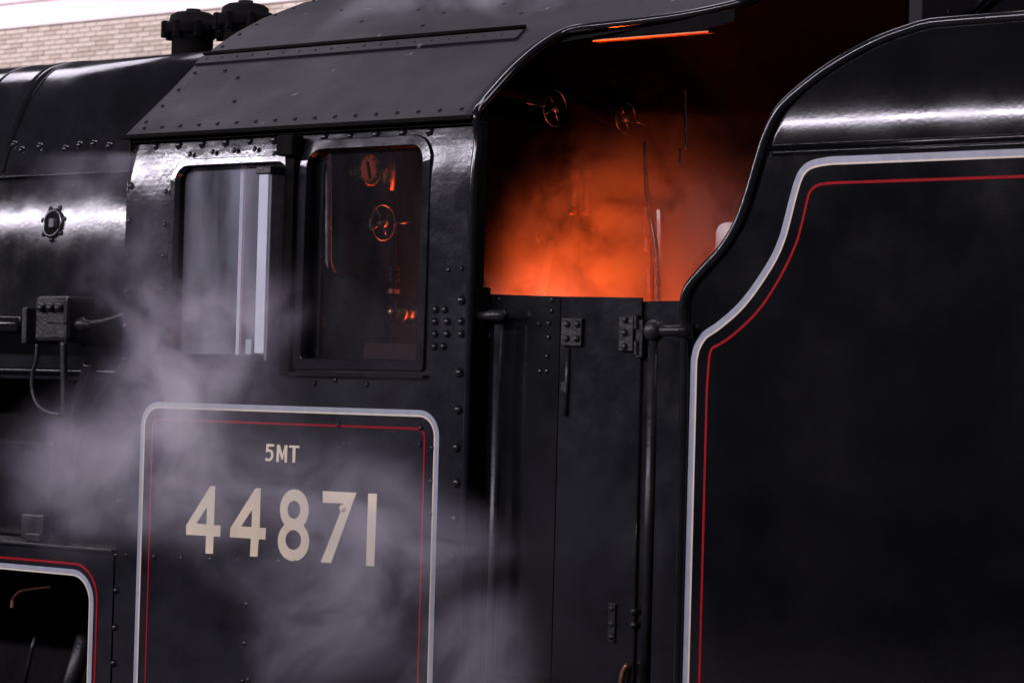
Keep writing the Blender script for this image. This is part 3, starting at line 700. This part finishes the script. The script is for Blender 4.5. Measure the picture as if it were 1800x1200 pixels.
# pipes on the far side of the cab
def FP(u, v_): return Py(u, v_, 1.45)
pipe('cab_pipe', bez([FP(1133, 250), FP(1134, 280), FP(1135, 310), FP(1138, 350), FP(1150, 420), FP(1155, 480), FP(1158, 580)], 5), list(np.interp(range(31), [0, 9, 15, 30], [.006, .008, .012, .014])), M['steel'], loco, 10)
pipe('cab_pipe', bez([FP(1147, 400), FP(1147, 480), FP(1148, 580)], 5), .010, M['copper'], loco, 10)
pipe('cab_pipe', bez([FP(1204, 150), FP(1205, 190), FP(1206, 230), FP(1207, 262)], 4), .005, M['steel'], loco, 8)
pipe('cab_pipe', bez([FP(1194, 262), FP(1196, 275), FP(1192, 290)], 4), .005, M['steel'], loco, 8)
for (u0, u1, v0, v1) in ((1128, 1133, 364, 412), (1129, 1136, 418, 441), (1134, 1139, 472, 496), (1135, 1139, 498, 514)):
    a, b = FP(u0, v1), FP(u1, v0); box('light_sliver', a[0], b[0], 1.46, 1.466, a[2], b[2], M['dial'], loco, .001)  # pale strips stand in for bright slivers through the far window
box('far_sash', -.335, -.318, 2.50, 2.515, 2.7, 3.32, M['cabin'], loco, .003)
pipe('manifold_pipe', bez([(XB+.03, .75, 3.56), (XB+.06, 1.2, 3.68), (XB+.06, 1.8, 3.68), (XB+.03, 2.25, 3.62)], 6), .03, M['cabin'], loco, 12)

# ================================================================== gangway doors and handrails
YD = .075
def dz_(u, v_, y=YD): return Py(u, v_, y)
def plate(name, u0, u1, v0, v1, y, m, lab, parent=loco, sag=0):
    a, b = Py(u0, 620, y)[0], Py(u1, 620, y)[0]; zt0, zt1 = Py(u0, v0, y)[2], Py(u1, v1, y)[2]
    bm = bmesh.new(); prism(bm, [(a, 1.0), (b, 1.0), (b, zt1), (a, zt0)], y, y+.008)
    o = from_bm(name, bm, m, parent, False, .002); o['label'] = lab; return o
pl1 = plate('fall_plate', 808, 983, 515, 521, YD+.012, M['paint'], 'fixed black plate beside the cab edge')
pl2 = plate('cab_door', 984, 1126, 521, 523, YD, M['paint_cab'], 'black gangway door with riveted hinge plates')
pl3 = plate('tender_door', 1115, 1206, 530, 528, YD+.012, M['paint_cab'], 'narrow black door beside the tender front')
for (u, v_) in ((970, 527), (970, 546), (965, 568), (965, 592), (962, 626), (962, 652), (950, 652), (900, 569), (948, 569), (840, 529), (878, 526), (836, 592), (860, 590), (834, 658), (832, 724), (830, 790), (830, 852)):
    p = dz_(u, v_, YD+.012); rivet(RVS, p, pl1)
def hinge(u0, v0, u1, v1, studs, par, lab, y=YD):
    a, b = dz_(u0, v1, y), dz_(u1, v0, y); o = box('hinge_plate', a[0], b[0], y-.014, y-.0005, a[2], b[2], M['iron'], par, .003); o['label'] = lab
    for (u, v_) in studs: rivet(RVI, dz_(u, v_, y-.014), par, name='hinge_rivet')
    return o
hinge(990, 559, 1027, 608, ((997, 570), (1015, 570), (996, 595), (1014, 595)), pl2, 'square hinge plate with four rivets')
hinge(1091, 556, 1118, 617, ((1099, 562), (1098, 585), (1098, 609)), pl2, 'tall hinge plate with three rivets')
a, b = dz_(1120, 628), dz_(1134, 562); box('hinge_knuckle', a[0], b[0], YD-.012, YD+.008, a[2], b[2], M['iron'], pl3, .003)
for v_ in (566, 611):
    p = dz_(1119, v_, YD-.012); bm = bmesh.new(); lathe(bm, [(.009, -.022), (.009, .022)], p, (0, 0, 1), 10); from_bm('hinge_barrel', bm, M['iron'], pl2, False)
pipe('door_bead', [dz_(1126, 625, YD+.006), (dz_(1126, 625, YD)[0], YD+.006, 1.0)], .006, M['paint'], pl3, 8)
pipe('door_bead', [dz_(999, 612, YD-.004), (dz_(999, 612, YD)[0], YD-.004, 2.42)], .008, M['iron'], pl2, 8)
a = dz_(994, 690); box('door_catch', a[0]-.012, a[0]+.012, YD-.012, YD, a[2], a[2]+.035, M['iron'], pl2, .002)
for (u, v_) in ((1076, 1069), (1076, 1096), (1076, 1119), (1114, 1074), (1114, 1098)): rivet(RVI, dz_(u, v_, YD-.004), pl2, name='hinge_rivet')
a, b = dz_(1070, 1128), dz_(1084, 1060); box('hinge_plate', a[0], b[0], YD-.008, YD-.0005, a[2], b[2], M['iron'], pl2, .002)
pipe('door_hook', bez([dz_(1103, 1168, YD-.02), dz_(1096, 1180, YD-.02), dz_(1092, 1200, YD-.02), dz_(1090, 1230, YD-.02)], 4), .010, M['copper'], pl2, 8)
# cab handrail on its bracket
YH = .03
hx = Py(877, 600, YH)[0]; hz = Py(877, 560, YH)[2]
hr = pipe('cab_handrail', [(hx, YH, hz-.02), (hx, YH, 1.0)], .0165, M['iron'], loco, 14); hr['label'] = 'upright handrail on the rear edge of the cab'
bm = bmesh.new(); tube(bm, [(XR-.004, YH, hz+.010), (hx-.06, YH, hz+.010), (hx-.04, YH, hz+.011), (hx+.026, YH, hz+.010)], [.013, .015, .019, .019], 12); from_bm('handrail_bracket', bm, M['iron'], hr, True)

# ================================================================== TENDER
tender = empty('tender', (0, 0, 0), 'polished black tender with grey, cream and red lining at the right', 'tender')
TR = .57
def gt(z):
    s = min(max((z-3.262)/TR, 0), .95); return TR*(1-math.sqrt(1-s*s))
ep = [(1203, 560), (1204, 535), (1207, 517), (1216, 500), (1240, 472), (1272, 437), (1299, 392), (1318, 340), (1334, 285), (1350, 235), (1369, 197), (1400, 165), (1450, 126), (1500, 95), (1550, 70), (1600, 52)]
E3 = [on(u, v_, gt) for (u, v_) in ep]
XT0 = Py(1204, 700)[0]
E3 = [np.array([XT0, 0, .9]), np.array([XT0, 0, 1.8]), np.array([XT0, 0, 2.5])] + E3
ZT = 3.622
xs_, zs_ = [p[0] for p in E3], [p[2] for p in E3]
def xfront(z): return float(np.interp(z, zs_, xs_))
lev = list(np.linspace(.9, 2.6, 8))+list(np.linspace(2.65, 3.25, 26))+list(np.linspace(3.262, 3.612, 40))+[ZT]
bm = bmesh.new(); rows = []
for z in lev:
    x0 = xfront(z) if z < 3.613 else 2.50
    rows.append([bm.verts.new((x0+(5.2-x0)*(k/16)**1.6, gt(z), z)) for k in range(17)])
for i in range(len(rows)-1):
    for k in range(16): bm.faces.new((rows[i][k], rows[i][k+1], rows[i+1][k+1], rows[i+1][k]))
bmesh.ops.recalc_face_normals(bm, faces=bm.faces)
ext = bmesh.ops.extrude_face_region(bm, geom=bm.faces[:])
for v in [e for e in ext['geom'] if isinstance(e, bmesh.types.BMVert)]: v.co.y += .008
ts = from_bm('side_sheet', bm, M['paint_tender'], tender, True)
# half-round bead round the whole front and top edge
bead = [tuple(p) for p in E3]+[(2.52, gt(3.617), 3.617), (2.62, gt(ZT), ZT), (3.2, gt(ZT), ZT), (5.2, gt(ZT), ZT)]
pipe('edge_bead', [(p[0], p[1]-.002, p[2]) for p in bez(bead, 5)], .017, M['paint'], tender, 12)
# joint bead along the waist of the side sheet
bm = bmesh.new(); x0 = xfront(3.25)+.02
tube(bm, [(x0, -.001, 3.256), (2.9, -.001, 3.256), (5.2, -.001, 3.256)], .0085, 12); from_bm('waist_bead', bm, M['paint_tender'], tender, True)
pipe('waist_bead', [(x0+.02, .0, 3.236), (2.9, .0, 3.236), (5.2, .0, 3.236)], .006, M['paint_tender'], tender, 10)
# front end plate turned in beside the door
bm = bmesh.new(); bbox(bm, XT0-.004, XT0+.05, .012, .045, .9, 2.80); from_bm('front_post', bm, M['paint'], tender, False, .006)
pipe('corner_bead', [(XT0+.006, .0, .9), (XT0+.006, .0, 2.81)], .006, M['paint_tender'], tender, 8)
# lining
def z6(p): q = Py(1180+p[0]*.36667, 180+p[1]*.36667); return (q[0], q[2])
zc = z6((760, 262))[1]+.001
gp = [(100, 1210), (112, 1165), (150, 1103), (215, 1057), (300, 985), (362, 915), (422, 830), (480, 735), (520, 640), (546, 545), (570, 450), (592, 375), (615, 325), (650, 290), (700, 271)]
xl = Py(1214, 700)[0]
gpath = [(xl-.002, .9), (xl-.002, 2.0)]+bez([(xl-.002, 2.52), (xl-.002, 2.60)]+[z6(p) for p in gp]+[(z6((770, 262))[0], zc), (z6((840, 262))[0], zc)], 6)+[(3.4, zc), (5.2, zc)]
lining([tuple(p) for p in gpath], -.0195, -.006, tender)
rp = [(128, 1300), (136, 1255), (160, 1218), (190, 1192), (235, 1158), (300, 1112), (400, 1018), (470, 926), (540, 806), (598, 680), (630, 570), (653, 470), (668, 427), (700, 399), (745, 389)]
zr = z6((745, 389))[1]+.001
xl2 = Py(1240, 800)[0]
rpath = [(xl2, .9), (xl2, 1.8)]+bez([(xl2, 2.44), (xl2, 2.50), (xl2+.002, 2.55)]+[z6(p) for p in rp[3:]]+[(z6((800, 388))[0], zr), (z6((870, 388))[0], zr)], 6)+[(3.4, zr), (5.2, zr)]
ribbon('lining_stripe', [tuple(p) for p in rpath], .0042, -.0042, FLAT, .0016, M['red'], tender)['label'] = 'thin red lining stripe'
# front handrail: ball knob, arm to the tender, upright bar
yh = -.03
bx_, bz_ = Py(1150, 581, yh)[0], Py(1150, 581, yh)[2]
hr2 = pipe('tender_handrail', [(bx_, yh, bz_-.02), (bx_, yh, 1.45)], .0165, M['iron'], tender, 14); hr2['label'] = 'upright handrail at the tender front, on a ball-ended arm'
bm = bmesh.new(); lathe(bm, [(.001, -.036), (.017, -.032), (.030, -.019), (.036, 0), (.030, .019), (.017, .032), (.001, .036)], (bx_, yh, bz_), (0, 0, 1), 18); from_bm('ball_knob', bm, M['iron'], hr2, True)
ex = XT0+.03
bm = bmesh.new(); tube(bm, [(bx_+.01, yh, bz_), (bx_+.05, yh+.003, bz_), (bx_+.09, yh+.008, bz_), (ex-.04, yh+.02, bz_), (ex, .0, bz_)], [.021, .017, .019, .024, .026], 12); from_bm('handrail_arm', bm, M['iron'], hr2, True)
# bulkhead, coal and fire irons above the tender side
bkx = Px(1597, 30, 2.35)
box('bulkhead', 2.35, 2.40, bkx[1], 2.4, 2.4, 4.35, M['roofpaint'], tender, .004)
box('front_plate', 2.0, 2.03, .10, 2.5, .9, 2.9, M['soot'], tender, .004)
box('far_side_sheet', 2.0, 5.2, 2.592, 2.60, .9, 3.5, M['paint'], tender, .002)
p0, p1 = Py(1684, 42, .55), Py(1760, -30, .55)
pipe('fire_iron', [p0, p1], .012, M['iron'], tender, 8)['label'] = 'slanting iron rod above the tender edge'
p0, p1 = Py(1706, 40, .6), Py(1778, -20, .6)
pipe('fire_iron', [p0, p1], .010, M['iron'], tender, 8)['label'] = 'second slanting iron rod above the tender edge'
box('tender_floor', 1.9, 5.2, .03, 2.57, .85, .9, M['soot'], tender, .003)

# put each root at the foot of its thing, children stay where they are
for (o, base) in ((tender, (3.4, 1.3, 0)), (loco, (-1.6, 1.3, 0))):
    o.location = base
    for ch in o.children: ch.matrix_parent_inverse = Matrix.Translation(-Vector(base))

# ================================================================== STEAM
STEAM = True
def steam(name, box_, blobs, dens, nscale, thr, gain, label, col=(.97, .95, 1.0), warp=.25, seed=0.0, floor=0.0, step=.5, detail=4, dist=.5):
    """one body of steam: noise inside soft puffs placed in the air"""
    bm = bmesh.new(); bbox(bm, *box_)
    m = bpy.data.materials.new(name); m.use_nodes = True; m.cycles.volume_step_rate = step
    N, L = m.node_tree.nodes, m.node_tree.links
    N.remove(N['Principled BSDF']); out = N['Material Output']
    sc = N.new('ShaderNodeVolumeScatter'); sc.inputs['Color'].default_value = (*col, 1); sc.inputs['Anisotropy'].default_value = .1
    tc = N.new('ShaderNodeTexCoord'); P = tc.outputs['Object']
    nw = N.new('ShaderNodeTexNoise'); nw.inputs['Scale'].default_value = 2.2; nw.inputs['Detail'].default_value = 0
    L.new(P, nw.inputs['Vector'])
    s1 = N.new('ShaderNodeVectorMath'); s1.operation = 'SUBTRACT'; L.new(nw.outputs['Color'], s1.inputs[0]); s1.inputs[1].default_value = (.5, .5, .5)
    s2 = N.new('ShaderNodeVectorMath'); s2.operation = 'MULTIPLY_ADD'; L.new(s1.outputs[0], s2.inputs[0]); s2.inputs[1].default_value = (warp*2,)*3; L.new(P, s2.inputs[2])
    nz = N.new('ShaderNodeTexNoise'); nz.noise_dimensions = '4D'; nz.inputs['W'].default_value = seed
    nz.inputs['Scale'].default_value = nscale; nz.inputs['Detail'].default_value = detail; nz.inputs['Roughness'].default_value = .58; nz.inputs['Distortion'].default_value = dist
    L.new(s2.outputs[0], nz.inputs['Vector'])
    mr = N.new('ShaderNodeMapRange'); mr.interpolation_type = 'SMOOTHSTEP'; mr.inputs[1].default_value = thr; mr.inputs[2].default_value = thr+gain
    mr.inputs[3].default_value = floor; mr.inputs[4].default_value = 1
    L.new(nz.outputs['Fac'], mr.inputs[0]); acc = None
    for (c, r, s) in blobs:
        a = N.new('ShaderNodeVectorMath'); a.operation = 'SUBTRACT'; L.new(s2.outputs[0], a.inputs[0]); a.inputs[1].default_value = c
        b = N.new('ShaderNodeVectorMath'); b.operation = 'DIVIDE'; L.new(a.outputs[0], b.inputs[0]); b.inputs[1].default_value = r
        ln = N.new('ShaderNodeVectorMath'); ln.operation = 'LENGTH'; L.new(b.outputs[0], ln.inputs[0])
        k = N.new('ShaderNodeMapRange'); k.interpolation_type = 'SMOOTHSTEP'; k.inputs[1].default_value = 1; k.inputs[2].default_value = 0; k.inputs[3].default_value = 0; k.inputs[4].default_value = s
        L.new(ln.outputs['Value'], k.inputs[0])
        if acc is None: acc = k.outputs[0]
        else:
            ad = N.new('ShaderNodeMath'); ad.operation = 'ADD'; L.new(acc, ad.inputs[0]); L.new(k.outputs[0], ad.inputs[1]); acc = ad.outputs[0]
    mu = N.new('ShaderNodeMath'); mu.operation = 'MULTIPLY'; L.new(acc, mu.inputs[0]); L.new(mr.outputs[0], mu.inputs[1])
    m3 = N.new('ShaderNodeMath'); m3.operation = 'MULTIPLY'; L.new(mu.outputs[0], m3.inputs[0]); m3.inputs[1].default_value = dens
    L.new(m3.outputs[0], sc.inputs['Density']); L.new(sc.outputs[0], out.inputs['Volume'])
    o = from_bm(name, bm, m); tag(o, label, 'steam', None, 'stuff'); return o
def B(u, v_, y, ru, rv_, ry, s):             # a puff seen at u,v standing y in front of the side, radii in metres
    return (tuple(Py(u, v_, y)), (ru, ry, rv_), s)
if STEAM: steam('drifting_steam', (-2.4, 1.5, -.75, -.20, 1.05, 3.30), [
    B(410, 570, -.42, .38, .30, .30, .95), B(350, 690, -.42, .55, .30, .30, 1.0), B(240, 500, -.42, .30, .38, .28, .5),
    B(150, 840, -.42, .46, .36, .30, .9), B(340, 830, -.42, .55, .36, .30, 1.0), B(560, 930, -.45, .60, .40, .30, .9),
    B(570, 1110, -.45, .38, .30, .30, .85), B(740, 960, -.42, .38, .30, .28, .75), B(880, 1190, -.45, .60, .24, .28, .9),
    B(170, 310, -.40, .30, .26, .26, .45)],
    3.5, 4.8, .43, .18, 'pale lilac steam drifting across the number and left window', (.84, .77, .92), warp=.16, floor=.16)
if STEAM: steam('cab_steam', (.02, 1.6, .85, 2.5, 1.6, 3.60), [
    ((.28, 1.50, 2.70), (.60, .80, .95), 1.0), ((.42, 1.75, 3.10), (.6, .65, .62), .9), ((.18, 1.30, 2.65), (.4, .5, .85), .9)],
    5.2, 5.2, .44, .12, 'steam inside the cab glowing orange from the fire', (.98, .95, .92), warp=.14, floor=.06, seed=3.1)
if STEAM: steam('roof_steam', (-.5, 1.7, .25, 1.0, 3.78, 4.6), [B(700, 0, .55, .5, .30, .3, 1), B(960, 0, .6, .6, .28, .3, 1)], 3.0, 3.2, .42, .22, 'thin steam curling over the cab roof', seed=5.)
